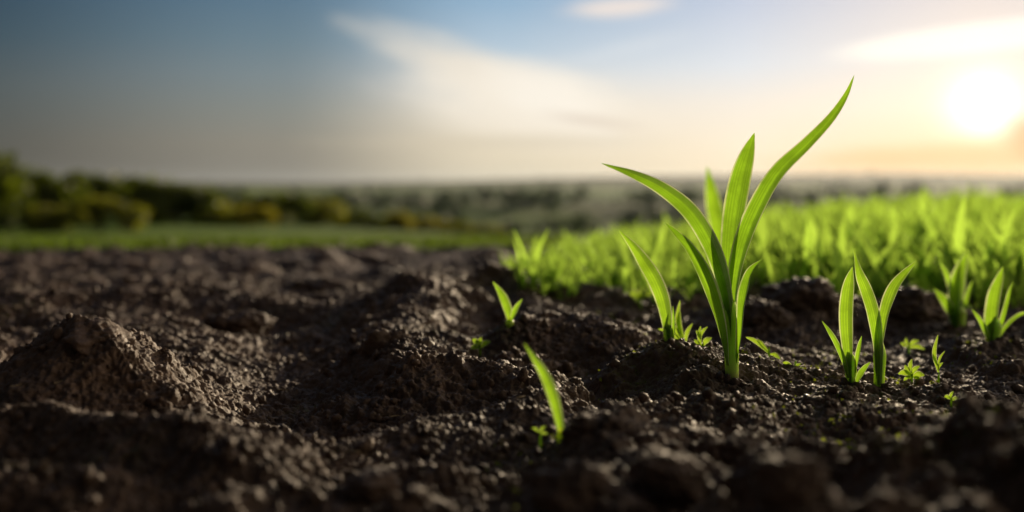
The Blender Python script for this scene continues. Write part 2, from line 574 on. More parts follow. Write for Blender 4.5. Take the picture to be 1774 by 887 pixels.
M_SOIL = soil_material()
M_LAND = terrain_material()
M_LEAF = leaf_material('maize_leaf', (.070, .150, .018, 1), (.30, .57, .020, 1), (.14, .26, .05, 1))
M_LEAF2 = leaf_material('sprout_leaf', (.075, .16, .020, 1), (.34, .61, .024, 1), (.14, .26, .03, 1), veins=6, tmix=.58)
M_STEM = stem_material()
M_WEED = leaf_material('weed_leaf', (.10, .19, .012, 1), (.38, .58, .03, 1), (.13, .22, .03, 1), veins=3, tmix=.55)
M_FIELD = foliage_material('field_blade', (.12, .20, .03), (.50, .78, .09), .62, 3.0)
M_VERGE = foliage_material('verge_blade', (.055, .10, .010), (.17, .26, .02), .45, 1.0)
M_MOSS = foliage_material('moss', (.11, .13, .012), (.35, .42, .03), .4, 40)
M_WOOD = foliage_material('wood_canopy', (.028, .05, .016), (.06, .10, .015), .25, .02)
M_BUSH = [foliage_material('bush_dark', (.050, .070, .008), (.22, .29, .012), .3, .8),
          foliage_material('bush_olive', (.09, .10, .010), (.40, .42, .02), .38, .8),
          foliage_material('bush_yellow', (.15, .145, .012), (.50, .46, .025), .45, .8)]
mt, tt = new_mat('bark')
_b = tt.n('ShaderNodeBsdfPrincipled')
tt.put(_b.inputs['Base Color'], tt.ramp(tt.noise(None, 12, 4), [(.3, (.03, .022, .015, 1)), (.7, (.08, .06, .042, 1))]))
_b.inputs['Roughness'].default_value = .9
tt.l.new(_b.outputs[0], tt.n('ShaderNodeOutputMaterial').inputs[0])
M_BARK = mt
mt, tt = new_mat('dry_straw')
_b = tt.n('ShaderNodeBsdfPrincipled')
tt.put(_b.inputs['Base Color'], tt.ramp(tt.noise(None, 60, 3), [(.3, (.10, .07, .035, 1)), (.7, (.30, .23, .12, 1))]))
_b.inputs['Roughness'].default_value = .7
tt.l.new(_b.outputs[0], tt.n('ShaderNodeOutputMaterial').inputs[0])
M_STRAW = mt

# ---------------------------------------------------------------- ground sheets
NR, NCOL = 1900, 1300
ys = np.linspace(SY0, SY1, 6000)
dens = np.where(ys < .38, .6, 1 / np.maximum(ys, .42) ** 1.7)
cum = np.concatenate([[0], np.cumsum((dens[1:] + dens[:-1]) / 2 * np.diff(ys))])
yrow = np.interp(np.linspace(0, cum[-1], NR), cum, ys)
uc = np.linspace(-1, 1, NCOL)
uc = uc * .58 + .42 * uc ** 7
X = (SX0 + SXK * yrow)[:, None] * uc[None, :]
Yg = np.repeat(yrow[:, None], NCOL, 1)
xf, yf = X.ravel(), Yg.ravel()
zl_ = soil_large(xf, yf)
for (fx_, fy_, dz_) in FIX:
    zl_ += dz_ * np.exp(-.5 * ((xf - fx_) ** 2 + (yf - fy_) ** 2) / .030 ** 2)
zl_ -= .30 * border(xf, yf)
nn = soil_small(xf, yf)
Z = zl_.reshape(NR, NCOL)
zu, zv = np.gradient(Z, axis=1), np.gradient(Z, axis=0)
xu, xv = np.gradient(X, axis=1), np.gradient(X, axis=0)
yv = np.gradient(Yg, axis=0)
gx_ = zu / xu                                              # slope across
gy_ = (zv - gx_ * xv) / yv                                 # slope in depth
ln = np.sqrt(1 + gx_ ** 2 + gy_ ** 2)
vs = np.stack([xf - (gx_ / ln).ravel() * nn, yf - (gy_ / ln).ravel() * nn, zl_ + nn / ln.ravel()], 1)
me = np_mesh('soil_field', vs, grid_faces(NR, NCOL))
setp(link('soil_field', me, M_SOIL), kind='structure')

# one sheet to the horizon, as a fan of rings around the field
rad = np.concatenate([[0.0], np.geomspace(.25, 9000, 330)])
ang = np.concatenate([np.linspace(-R(42), R(42), 420), np.linspace(R(42), R(318), 120)[1:-1]])
RR, AA = np.meshgrid(rad, ang, indexing='ij')
xt, yt = (RR * np.sin(AA)).ravel(), (RR * np.cos(AA)).ravel()
zt = terrain_height(xt, yt)
i = np.arange(len(rad) * len(ang)).reshape(len(rad), len(ang))
j = np.roll(i, -1, 1)
fc = np.stack([i[:-1], i[1:], j[1:], j[:-1]], -1).reshape(-1, 4)
me = np_mesh('terrain', np.stack([xt, yt, zt], 1), fc[:, ::-1])
setp(link('terrain', me, M_LAND), kind='structure')


def zs(x, y):
    return float(soil_height(np.array([x]), np.array([y]))[0])


# ---------------------------------------------------------------- leaves and stems
def catmull(pts, n):
    pts = np.asarray(pts, float)
    p = np.vstack([2 * pts[0] - pts[1], pts, 2 * pts[-1] - pts[-2]])
    seg = len(pts) - 1
    ts = np.linspace(0, seg, n)
    out = []
    for t in ts:
        k = min(int(t), seg - 1)
        f = t - k
        a, b, c, d = p[k], p[k + 1], p[k + 2], p[k + 3]
        out.append(.5 * (2 * b + (c - a) * f + (2 * a - 5 * b + 4 * c - d) * f * f + (3 * b - a - 3 * c + d) * f ** 3))
    return np.array(out)


def leaf_mesh(name, spine, width, roll=0.0, fold=(60, 18), twist=0.0, n=34, nc=8, ripple=0.0, side=None, org=(0, 0, 0)):
    """blade along a 3-D spine; width: list of (t, metres); fold: trough angle foot -> tip"""
    S = catmull(spine, n)
    T = np.gradient(S, axis=0)
    T /= np.linalg.norm(T, axis=1)[:, None]
    ref = np.array(side if side is not None else (0, 1, 0), float)
    tt_ = np.linspace(0, 1, n)
    w = np.interp(tt_, [a for a, _ in width], [b for _, b in width])
    w = np.convolve(np.pad(w, 2, 'edge'), np.ones(5) / 5, 'valid')
    w[-1] = width[-1][1]
    V, UV = [], []
    cs = np.linspace(-1, 1, nc + 1)
    ph = random.random() * 6
    for k in range(n):
        a = np.cross(T[k], ref)
        a /= np.linalg.norm(a) + 1e-9
        nrm = np.cross(a, T[k])
        an = R(roll + twist * tt_[k])
        s_ = a * math.cos(an) + nrm * math.sin(an)
        n_ = -a * math.sin(an) + nrm * math.cos(an)
        fo = R(np.interp(tt_[k], [0, .35, 1], [fold[0], (fold[0] + fold[1]) / 2.4, fold[1]]))
        for c in cs:
            d = (math.sqrt(c * c + .012) - .11) / .896
            rp = ripple * w[k] * math.sin(9 * tt_[k] * 2 + ph + 2 * c) * abs(c) ** 2
            p = S[k] + s_ * (w[k] / 2 * c * math.cos(fo)) + n_ * (w[k] / 2 * d * math.sin(fo) + rp)
            V.append(p - np.array(org))
            UV.append(((c + 1) / 2, tt_[k]))
    return np_mesh(name, np.array(V), grid_faces(n, nc + 1), uv=np.array(UV))


def tube_mesh(name, spine, radii, n=20, seg=14, org=(0, 0, 0), flat=1.0):
    S = catmull(spine, n)
    T = np.gradient(S, axis=0)
    T /= np.linalg.norm(T, axis=1)[:, None]
    tt_ = np.linspace(0, 1, n)
    r = np.interp(tt_, [a for a, _ in radii], [b for _, b in radii]) * (1 - .8 * sstep(.72, 1.0, tt_))
    V, UV = [], []
    for k in range(n):
        a = np.cross(T[k], (0, 1, 0))
        a /= np.linalg.norm(a)
        b = np.cross(a, T[k])
        for q in range(seg + 1):
            th = 2 * math.pi * q / seg
            V.append(S[k] + a * r[k] * math.cos(th) + b * r[k] * flat * math.sin(th) - np.array(org))
            UV.append((.08 + .84 * q / seg, .1 + .6 * tt_[k]))
    return np_mesh(name, np.array(V), grid_faces(n, seg + 1), uv=np.array(UV))


def px_spine(pts, Y):
    return [P(p[0], p[1], Y + (p[2] if len(p) > 2 else 0)) for p in pts]


def px_w(ws, Y):
    return [(t, w / F * Y) for t, w in ws]


def px_leaf(parent, pts, ws, Y, mat, name='leaf', **kw):
    me_ = leaf_mesh(name, px_spine(pts, Y), px_w(ws, Y), org=parent.location, **kw)
    return link(name, me_, mat, parent)


def px_stem(parent, pts, rs, Y, mat=None, name='stem', **kw):
    me_ = tube_mesh(name, px_spine(pts, Y), px_w(rs, Y), org=parent.location, **kw)
    return link(name, me_, mat or M_STEM, parent)


def plant(name, px, py, Y, label, cat, group=None):
    e = empty(name, P(px, py, Y))
    return setp(e, label, cat, group)


SPR = 'maize sprouts standing in the dark soil'
# the tall seedling in focus
Y0 = .95
t = plant('maize_seedling', 1268, 658, Y0, 'tallest maize seedling, five long blades on one thick pale stem, standing on the dark mound', 'seedling', SPR)
px_stem(t, [(1269, 690), (1268, 640), (1267, 590), (1266, 545), (1264, 500)], [(0, 11), (.2, 11.5), (.5, 13.5), (.8, 16), (1, 15)], Y0, flat=.8)
px_leaf(t, [(1266, 585, -.006), (1263, 535, -.009), (1252, 480, -.010), (1233, 425, -.012), (1198, 368, -.02), (1150, 328, -.03), (1098, 302, -.045), (1042, 283, -.06)],
        [(0, 22), (.16, 32), (.32, 37), (.5, 38), (.66, 31), (.82, 19), (.94, 7), (1, .6)], Y0, M_LEAF, fold=(70, 22), roll=12, twist=-18, ripple=.02)
px_leaf(t, [(1267, 590, .006), (1266, 520, .008), (1266, 450, .014), (1272, 380, .022), (1284, 310, .028), (1297, 262, .030), (1307, 230, .030)],
        [(0, 20), (.2, 32), (.45, 44), (.6, 46), (.76, 36), (.9, 16), (1, .6)], Y0, M_LEAF, fold=(62, 14), roll=-4, twist=8, ripple=.02)
px_leaf(t, [(1268, 620, -.004), (1270, 555, -.004), (1275, 490, -.002), (1287, 430, .004), (1310, 368, .010), (1348, 300, .020), (1398, 250, .030), (1440, 205, .036), (1466, 165, .038), (1480, 130, .038)],
        [(0, 22), (.15, 31), (.30, 40), (.42, 42), (.55, 36), (.68, 26), (.8, 18), (.92, 9), (1, .6)], Y0, M_LEAF, fold=(66, 30), roll=-16, twist=22, ripple=.02)
px_leaf(t, [(1260, 634, -.006), (1252, 585, -.012), (1239, 535, -.02), (1219, 480, -.026), (1194, 434, -.032), (1169, 404, -.036), (1152, 386, -.038)],
        [(0, 8), (.15, 19), (.4, 32), (.58, 30), (.75, 20), (.9, 10), (1, .8)], Y0, M_LEAF, fold=(58, 26), roll=28, twist=20, ripple=.03)
px_leaf(t, [(1276, 634, -.004), (1283, 585, -.010), (1288, 530, -.014), (1296, 490, -.014), (1305, 466, -.014), (1320, 449, -.014)],
        [(0, 7), (.2, 17), (.5, 27), (.72, 24), (.86, 10), (1, .8)], Y0, M_LEAF, fold=(56, 30), roll=-22, twist=-20, ripple=.03)

# single blade on the mound
Y1 = 1.06
t = plant('maize_sprout', 1160, 595, Y1, 'single broad blade sprout leaning left on the soil mound beside the tallest seedling', 'sprout', SPR)
px_stem(t, [(1161, 620), (1160, 600), (1159, 575), (1157, 555)], [(0, 8), (1, 11)], Y1, flat=.8)
px_leaf(t, [(1160, 600, -.006), (1158, 572, -.007), (1150, 525, -.003), (1136, 487), (1115, 452), (1095, 424), (1072, 398)],
        [(0, 21), (.2, 27), (.42, 34), (.6, 31), (.78, 19), (.92, 8), (1, .8)], Y1, M_LEAF2, fold=(64, 24), roll=8, twist=-12, ripple=.04)
px_leaf(t, [(1164, 600, -.006), (1168, 575, -.006), (1168, 552, -.005), (1166, 530, -.004)],
        [(0, 8), (.4, 11), (.8, 6), (1, .6)], Y1, M_LEAF2, fold=(50, 30), roll=-30)

# right pair
Y2 = .97
t = plant('maize_sprout', 1475, 662, Y2, 'upright spear shaped sprout with a narrow side blade, left of the forked V sprout', 'sprout', SPR)
px_stem(t, [(1476, 690), (1475, 662), (1473, 630), (1471, 605)], [(0, 9), (.5, 10), (1, 12)], Y2, flat=.8)
px_leaf(t, [(1475, 664, -.006), (1471, 610, -.008), (1468, 560, -.004), (1469, 520), (1473, 485), (1477, 462)],
        [(0, 23), (.3, 29), (.52, 30), (.72, 25), (.9, 10), (1, .6)], Y2, M_LEAF2, fold=(66, 22), roll=6, twist=-8)
px_leaf(t, [(1470, 655, -.006), (1462, 625, -.008), (1449, 595, -.010), (1436, 573, -.012), (1424, 556, -.013)],
        [(0, 10), (.35, 12), (.7, 9), (1, .6)], Y2, M_LEAF2, fold=(55, 25), roll=15)
px_leaf(t, [(1480, 655, -.004), (1486, 625, -.005), (1490, 600, -.006), (1493, 582, -.006)],
        [(0, 9), (.45, 13), (.8, 8), (1, .6)], Y2, M_LEAF2, fold=(55, 25), roll=-20)
px_leaf(t, [(1482, 672, -.012), (1488, 655, -.014), (1497, 640, -.014), (1508, 627, -.014)],
        [(0, 5), (.5, 14), (.8, 9), (1, .6)], Y2, M_LEAF2, fold=(40, 20), roll=-10)
t = plant('maize_sprout', 1523, 670, Y2, 'sprout forking into a wide V of two blades, beside the spear shaped sprout', 'sprout', SPR)
px_stem(t, [(1523, 700), (1523, 668), (1524, 625), (1525, 580)], [(0, 9), (.5, 9.5), (1, 13)], Y2, flat=.8)
px_leaf(t, [(1523, 668, -.007), (1522, 600, -.009), (1514, 545, -.008), (1502, 505, -.008), (1489, 472, -.010), (1479, 430, -.012)],
        [(0, 22), (.3, 27), (.55, 26), (.75, 20), (.88, 8), (1, .6)], Y2, M_LEAF2, fold=(62, 26), roll=20, twist=-14, ripple=.04)
px_leaf(t, [(1525, 655, -.005), (1527, 600, -.006), (1535, 545, -.002), (1550, 500, .006), (1568, 474, .01), (1588, 452, .014)],
        [(0, 18), (.3, 26), (.55, 27), (.75, 19), (.9, 9), (1, .6)], Y2, M_LEAF2, fold=(64, 32), roll=-18, twist=26, ripple=.04)

# far right pair, softer
Y3 = 1.20
t = plant('maize_sprout', 1721, 597, Y3, 'stout sprout with a wrapped pointed blade near the right edge, on a crumbly bank', 'sprout', SPR)
px_stem(t, [(1721, 620), (1721, 597), (1722, 570), (1724, 545)], [(0, 11), (.5, 12), (1, 15)], Y3, flat=.8)
px_leaf(t, [(1721, 598, -.009), (1722, 560, -.010), (1726, 518, -.004), (1733, 485), (1738, 462)],
        [(0, 26), (.3, 34), (.55, 31), (.8, 16), (1, .8)], Y3, M_LEAF2, fold=(62, 22), roll=-8)
px_leaf(t, [(1726, 590, -.004), (1738, 560, -.004), (1746, 530, -.002), (1751, 505, 0), (1755, 488, .002)],
        [(0, 12), (.35, 16), (.7, 12), (1, .8)], Y3, M_LEAF2, fold=(56, 30), roll=-25)
px_leaf(t, [(1714, 592, -.008), (1706, 570, -.010), (1697, 553, -.012), (1684, 536, -.014)],
        [(0, 9), (.4, 11), (.8, 7), (1, .8)], Y3, M_LEAF2, fold=(50, 25), roll=20)
px_leaf(t, [(1730, 588, .01), (1746, 565, .02), (1764, 548, .03), (1782, 540, .03)],
        [(0, 9), (.4, 13), (.8, 8), (1, .8)], Y3, M_LEAF2, fold=(50, 25), roll=-20)
Y4 = 1.40
t = plant('maize_sprout', 1660, 568, Y4, 'soft focus sprout with broad middle blade and low side blade, before the crop edge', 'sprout', SPR)
px_stem(t, [(1660, 600), (1660, 568), (1660, 545), (1660, 525)], [(0, 11), (.5, 12), (1, 16)], Y4, flat=.8)
px_leaf(t, [(1660, 570, -.010), (1660, 535, -.011), (1662, 497, -.004), (1667, 465), (1676, 436)],
        [(0, 27), (.3, 36), (.55, 36), (.8, 20), (1, 1)], Y4, M_LEAF2, fold=(58, 18), roll=-6)
px_leaf(t, [(1655, 560, -.006), (1645, 535, -.01), (1634, 518, -.014), (1618, 500, -.018)],
        [(0, 14), (.4, 20), (.75, 13), (1, 1)], Y4, M_LEAF2, fold=(50, 22), roll=20)
px_leaf(t, [(1665, 560, 0), (1674, 530, .004), (1680, 505, .006), (1686, 485, .008)],
        [(0, 13), (.4, 16), (.75, 10), (1, 1)], Y4, M_LEAF2, fold=(50, 22), roll=-25)
px_leaf(t, [(1658, 545, .01), (1650, 505, .012), (1640, 475, .012), (1627, 452, .012)],
        [(0, 10), (.4, 13), (.75, 9), (1, 1)], Y4, M_LEAF2, fold=(50, 22), roll=18)

# left foreground blade and the one behind it
Y5 = .72
t = plant('maize_sprout', 972, 765, Y5, 'lone leaning blade with no side blades beside the big foreground clod', 'sprout', SPR)
px_stem(t, [(974, 790), (973, 765), (970, 742)], [(0, 7), (1, 9)], Y5, flat=.8)
px_leaf(t, [(973, 768), (969, 735), (959, 690), (945, 652), (927, 622), (908, 594)],
        [(0, 14), (.25, 22), (.5, 25), (.72, 17), (.9, 8), (1, .8)], Y5, M_LEAF2, fold=(58, 28), roll=14, twist=-30, ripple=.03)
Y6 = 1.20
t = plant('maize_sprout', 884, 566, Y6, 'small leaning sprout with one short side blade, behind the lone foreground blade', 'sprout', SPR)
px_stem(t, [(885, 582), (884, 566), (882, 550)], [(0, 6), (1, 8)], Y6, flat=.8)
px_leaf(t, [(884, 568), (881, 545), (874, 523), (866, 506), (854, 488)],
        [(0, 13), (.3, 19), (.6, 18), (.85, 9), (1, .8)], Y6, M_LEAF2, fold=(56, 24), roll=12)
px_leaf(t, [(885, 558, -.004), (890, 544, -.006), (896, 531, -.008), (905, 518, -.010)],
        [(0, 7), (.45, 12), (.8, 7), (1, .8)], Y6, M_LEAF2, fold=(50, 24), roll=-15)

# spear rising from the crop behind the tall seedling
Y7 = 1.75
t = plant('maize_seedling', 1246, 500, Y7, 'tall blurred spear blade seen just behind the tallest seedling, left of its middle blade', 'seedling', SPR)
zb = zs(P(1246, 500, Y7)[0], Y7)
pyb = HY + (HC - zb) / Y7 * F
px_stem(t, [(1250, pyb + 15), (1250, (pyb + 460) / 2), (1247, 440)], [(0, 8), (1, 11)], Y7, flat=.8)
px_leaf(t, [(1250, pyb - 10), (1250, 440), (1242, 385), (1233, 335), (1225, 288)],
        [(0, 18), (.3, 30), (.6, 34), (.8, 22), (1, 1)], Y7, M_LEAF2, fold=(56, 20), roll=10)
px_leaf(t, [(1251, pyb - 10), (1262, 440), (1285, 400), (1318, 380)],
        [(0, 14), (.4, 20), (.8, 11), (1, 1)], Y7, M_LEAF2, fold=(50, 24), roll=-20)

# ---------------------------------------------------------------- small weeds
WEED = 'small weeds between the sprouts'


def weed(px, py, Y, label, leaves, stem=None):
    x, y, _ = P(px, py, Y)
    z = zs(x, y)
    dy = HY + (HC - z) / Y * F - py                       # let the foot meet the soil
    dy = max(-30, min(30, dy))
    e = setp(empty('weed', (x, y, z)), label, 'weed', WEED)
    px_stem(e, [(px, py + dy + 6), (px, py + dy * .6 - 5), (px + 1, py + dy * .3 - 14)] if stem is None else stem, [(0, 1.9), (1, 1.5)], Y, M_WEED, seg=8, n=8)
    for (x0, y0, x1, y1, w, rl) in leaves:
        mx, my = (x0 + x1) / 2 + (y1 - y0) * .10, (y0 + y1) / 2 - abs(x1 - x0) * .16
        px_leaf(e, [(x0, y0), (mx, my, -.004), (x1, y1, -.002)], [(0, w * .3), (.45, w), (.78, w * .7), (1, .6)], Y, M_WEED, fold=(35, 15), roll=rl, n=12, nc=4)
    return e


weed(1186, 598, 1.10, 'weed with two upright narrow leaves just right of the mound top sprout',
     [(1184, 592, 1178, 520, 10, 10), (1187, 590, 1178, 538, 12, -10), (1188, 596, 1200, 560, 9, 5), (1182, 592, 1168, 562, 10, 20), (1184, 595, 1140, 570, 12, 25)])
weed(1218, 606, 1.06, 'little branching weed between the mound top sprout and the tallest seedling',
     [(1216, 600, 1214, 565, 9, 0), (1217, 600, 1233, 585, 12, 20), (1216, 602, 1203, 588, 11, -20), (1219, 604, 1236, 606, 10, 30), (1214, 585, 1226, 566, 7, 0), (1216, 586, 1206, 572, 7, 0)])
weed(1332, 612, 1.06, 'fallen looking slim leaf weed on the slope right of the tallest stem',
     [(1332, 612, 1292, 584, 9, 10), (1334, 612, 1312, 588, 10, -15), (1334, 613, 1352, 622, 10, 20)])
weed(1378, 640, 1.02, 'low mossy weed hugging the right foot of the mound',
     [(1376, 640, 1356, 628, 10, 10), (1378, 640, 1388, 630, 8, -15), (1380, 640, 1398, 644, 9, 20), (1376, 642, 1366, 640, 8, 0)])
weed(1580, 655, 1.00, 'bright leafy weed rosette between the forked sprout and the thin blade',
     [(1580, 652, 1556, 648, 14, 15), (1580, 652, 1568, 632, 12, 0), (1580, 652, 1594, 634, 12, -10), (1582, 653, 1602, 650, 14, 15), (1578, 655, 1566, 660, 13, 30), (1582, 655, 1594, 662, 12, -30), (1580, 645, 1580, 622, 10, 0)])
weed(1626, 656, .99, 'thin upright weed blade right of the leafy rosette',
     [(1626, 645, 1625, 580, 9, 5), (1626, 640, 1637, 608, 7, -20), (1627, 636, 1616, 612, 6, 20), (1626, 642, 1634, 628, 8, -10)])
weed(1575, 602, 1.22, 'dim blurred weed shoots behind the forked sprout at right',
     [(1574, 600, 1570, 585, 8, 0), (1576, 600, 1592, 590, 9, 10), (1576, 602, 1604, 606, 10, 20), (1572, 602, 1560, 594, 8, -10)])
weed(1690, 622, 1.14, 'mossy weed on the bank left of the wrapped sprout near the right edge',
     [(1690, 620, 1672, 622, 11, 15), (1690, 620, 1682, 610, 10, 0), (1692, 620, 1704, 612, 10, -10), (1692, 622, 1708, 620, 11, 15)])
weed(832, 602, 1.15, 'blurred pale weed at the left foot of the small leaning sprout',
     [(832, 600, 818, 588, 12, 10), (832, 600, 834, 584, 11, 0), (834, 602, 850, 592, 12, -10), (830, 604, 816, 604, 12, 15)])
weed(936, 752, .74, 'tiny curling weed left of the lone foreground blade',
     [(936, 750, 922, 742, 7, 10), (936, 750, 946, 738, 7, -10), (937, 752, 950, 752, 6, 20)])
weed(1648, 694, .90, 'tiny pale weed below the thin upright weed blade',
     [(1648, 692, 1636, 688, 10, 10), (1648, 692, 1652, 678, 9, -10), (1650, 694, 1662, 690, 10, 20)])
weed(1110, 520, 1.6, 'blurred low weed on the bare soil left of the crop edge',
     [(1110, 518, 1090, 508, 13, 10), (1110, 518, 1114, 498, 12, 0), (1112, 518, 1132, 508, 13, -10)])

# ---------------------------------------------------------------- clods
def clod(px, py, Y, rx, ry, rz, seed, label, rot=0.0, sub=5, lift=.35):
    bm = bmesh.new()
    bmesh.ops.create_icosphere(bm, subdivisions=sub, radius=1.0)
    off = Vector((seed * 3.7, seed * 1.9, -seed * 2.3))
    for v in bm.verts:
        p = v.co.copy()
        d = .30 * mnoise.noise(p * 1.1 + off) + .16 * mnoise.noise(p * 2.6 + off) + .09 * mnoise.noise(p * 6 + off)
        c = mnoise.voronoi(p * 4.2 + off)[0]
        c2 = mnoise.voronoi(p * 10 + off)[0]
        d += .20 * (.45 - c[0]) + .10 * (.4 - c2[0]) + .035 * mnoise.noise(p * 22 + off)
        v.co = p * (1 + d)
    rX, rZ = rx / F * Y, rz / F * Y
    rY = ry / F * Y
    cr, sr = math.cos(rot), math.sin(rot)
    for v in bm.verts:
        x, y, z = v.co.x * rX, v.co.y * rY, v.co.z * rZ
        v.co = (x * cr + z * sr, y, -x * sr + z * cr)
    me_ = bpy.data.meshes.new('soil_clod')
    bm.to_mesh(me_)
    bm.free()
    for p in me_.polygons:
        p.use_smooth = True
    o = link('soil_clod', me_, M_SOIL)
    x, y, z = P(px, py, Y)
    z = min(z, zs(x, y) + rZ * (.85 if Y < .75 else .55))
    o.location = (x, y, z)
    return setp(o, label, 'clod', 'large clods lying on the soil')


clod(1475, 785, .53, 50, 45, 42, 1, 'round black clod, out of focus, on the foreground soil below the pair of sprouts')
clod(1365, 835, .50, 62, 55, 48, 2, 'big blurred clod at the bottom edge, left of the round black clod')
clod(1040, 758, .70, 66, 50, 42, 3, 'smooth large clod catching light, right of the lone leaning blade', rot=.25)
clod(1008, 852, .57, 84, 60, 50, 4, 'wide blurred clod at the bottom edge under the lone leaning blade', rot=.2)
clod(1165, 825, .58, 66, 50, 40, 5, 'blurred rough clod at the bottom, right of the wide one', rot=.3)
clod(675, 618, 1.10, 48, 40, 48, 6, 'dark pointed clod standing alone at the middle of the left furrow', rot=.15)
clod(730, 582, 1.40, 62, 50, 36, 7, 'ribbed clod behind the pointed one, nearest of the row along the furrow crest', rot=.35)
clod(755, 535, 1.60, 60, 50, 36, 8, 'middle lump of the row along the furrow crest, with a lit top', rot=.4)
clod(815, 508, 1.75, 56, 45, 30, 9, 'farthest lump of the row along the furrow crest, left of the crop clump', rot=.35)
clod(1388, 532, 1.50, 68, 55, 46, 10, 'brown clod in soft focus behind and right of the tallest stem', rot=-.1)
clod(1588, 545, 1.50, 62, 55, 44, 11, 'rounded brown clod in front of the crop, right of the forked sprout', rot=.2)
clod(1320, 560, 1.42, 46, 45, 34, 12, 'low dark clod just behind the tallest stem at its right', rot=-.3)
clod(1000, 522, 1.72, 70, 50, 28, 13, 'flat clod in front of the leafy clump at the left end of the crop')
clod(172, 600, .90, 62, 60, 40, 14, 'dark crumbly clod crowning the mound at the left', rot=.3)
clod(330, 765, .69, 62, 45, 40, 15, 'black clod in the lower left foreground, shaggy on top')
clod(560, 512, 2.05, 72, 60, 30, 16, 'blurred dark lump on the far soil, left of the furrow crest row')
clod(240, 535, 1.70, 76, 60, 34, 17, 'blurred dark lump behind the left mound')
clod(415, 565, 1.50, 58, 50, 28, 18, 'blurred lump in the middle of the left soil basin')
clod(640, 828, .62, 50, 45, 30, 19, 'dark clod low at the bottom between the left and right foreground')

# crumbs of tilth lying on the surface: nobody could count them
bases = []
for k in range(10):
    bm = bmesh.new()
    bmesh.ops.create_icosphere(bm, subdivisions=2, radius=1.0)
    off = Vector((k * 5.1, k * 2.2, k * 1.3))
    for v in bm.verts:
        p = v.co.copy()
        v.co = p * (1 + .55 * mnoise.noise(p * 1.2 + off) + .45 * mnoise.noise(p * 2.7 + off))
    bases.append((np.array([v.co[:] for v in bm.verts]), np.array([[v.index for v in f.verts] for f in bm.faces])))
    bm.free()
NCR = 9000
cy = .36 + 1.9 * rng.random(NCR * 2) ** 1.5
cx = (rng.random(NCR * 2) * 2 - 1) * (.10 + .58 * cy)
keep = (perlin(cx * 9, cy * 9, 91) + .9 * rng.random(NCR * 2) > .25)
cx, cy = cx[keep][:NCR], cy[keep][:NCR]
cz = soil_height(cx, cy)
bx_, by_ = [], []
for q in [(1268, 658, .95), (1475, 662, .97), (1523, 670, .97), (972, 765, .72), (1160, 595, 1.06), (1721, 597, 1.2), (896, 582, 1.2)]:
    c_ = P(*q)
    a_ = rng.random(46) * 6.283
    r_ = .006 + .016 * rng.random(46) ** 1.5
    bx_.append(c_[0] + r_ * np.cos(a_))
    by_.append(c_[1] + r_ * np.sin(a_))
cx, cy = np.concatenate([cx] + bx_), np.concatenate([cy] + by_)
cz = soil_height(cx, cy)
size = .0010 + .0044 * rng.random(len(cx)) ** 4
VV, FF, nv = [], [], 0
for k in range(len(cx)):
    v, f = bases[k % 10]
    a = rng.random() * 6.283
    sc = size[k] * (.75 + .5 * rng.random(3))
    q = v * sc
    q = np.stack([q[:, 0] * math.cos(a) - q[:, 1] * math.sin(a), q[:, 0] * math.sin(a) + q[:, 1] * math.cos(a), q[:, 2]], 1)
    VV.append(q + (cx[k], cy[k], cz[k] + size[k] * .12))
    FF.append(f + nv)
    nv += len(v)
me = np_mesh('soil_crumbs', np.concatenate(VV), np.concatenate(FF))
setp(link('soil_crumbs', me, M_SOIL), 'loose dark crumbs of soil strewn over the tilled field', 'soil crumbs', kind='stuff')


# bits of dry straw and root
NS = 260
sy_ = .42 + 1.2 * rng.random(NS)
sx_ = (rng.random(NS) * 2 - 1) * .55 * sy_
sz_ = soil_height(sx_, sy_)
VV, FF, nv = [], [], 0
for k in range(NS):
    L_ = .004 + .018 * rng.random() ** 2
    a = rng.random() * 6.283
    d = np.array([math.cos(a), math.sin(a), rng.normal() * .25])
    p = np.array([sx_[k], sy_[k], sz_[k] + .0012])
    b = np.array([-d[1], d[0], rng.normal() * .5]) * L_ * .25
    tm = tube_mesh('t', [p - d * L_ * .5, p + b * .4, p + d * L_ * .5], [(0, .0003 + .0004 * rng.random()), (1, .0003)], n=6, seg=5)
    vv = np.zeros(len(tm.vertices) * 3)
    tm.vertices.foreach_get('co', vv)
    VV.append(vv.reshape(-1, 3))
    FF.append(grid_faces(6, 6) + nv)
    nv += len(tm.vertices)
    bpy.data.meshes.remove(tm)
me = np_mesh('straw_bits', np.concatenate(VV), np.concatenate(FF))
setp(link('straw_bits', me, M_STRAW), 'tiny bits of dry straw and root on the soil', 'straw', kind='stuff')


# ---------------------------------------------------------------- moss flecks
def quads_mesh(name, C, U, W):
    n_ = len(C)
    V = np.stack([C - U - W, C + U - W * .2, C + U * .2 + W, C - U * .8 + W * .4], 1).reshape(-1, 3)
    Fq = np.arange(n_ * 4).reshape(-1, 4)
    return np_mesh(name, V, Fq, smooth=False)


def rand_dirs(n_):
    v = rng.normal(size=(n_, 3))
    return v / np.linalg.norm(v, axis=1)[:, None]


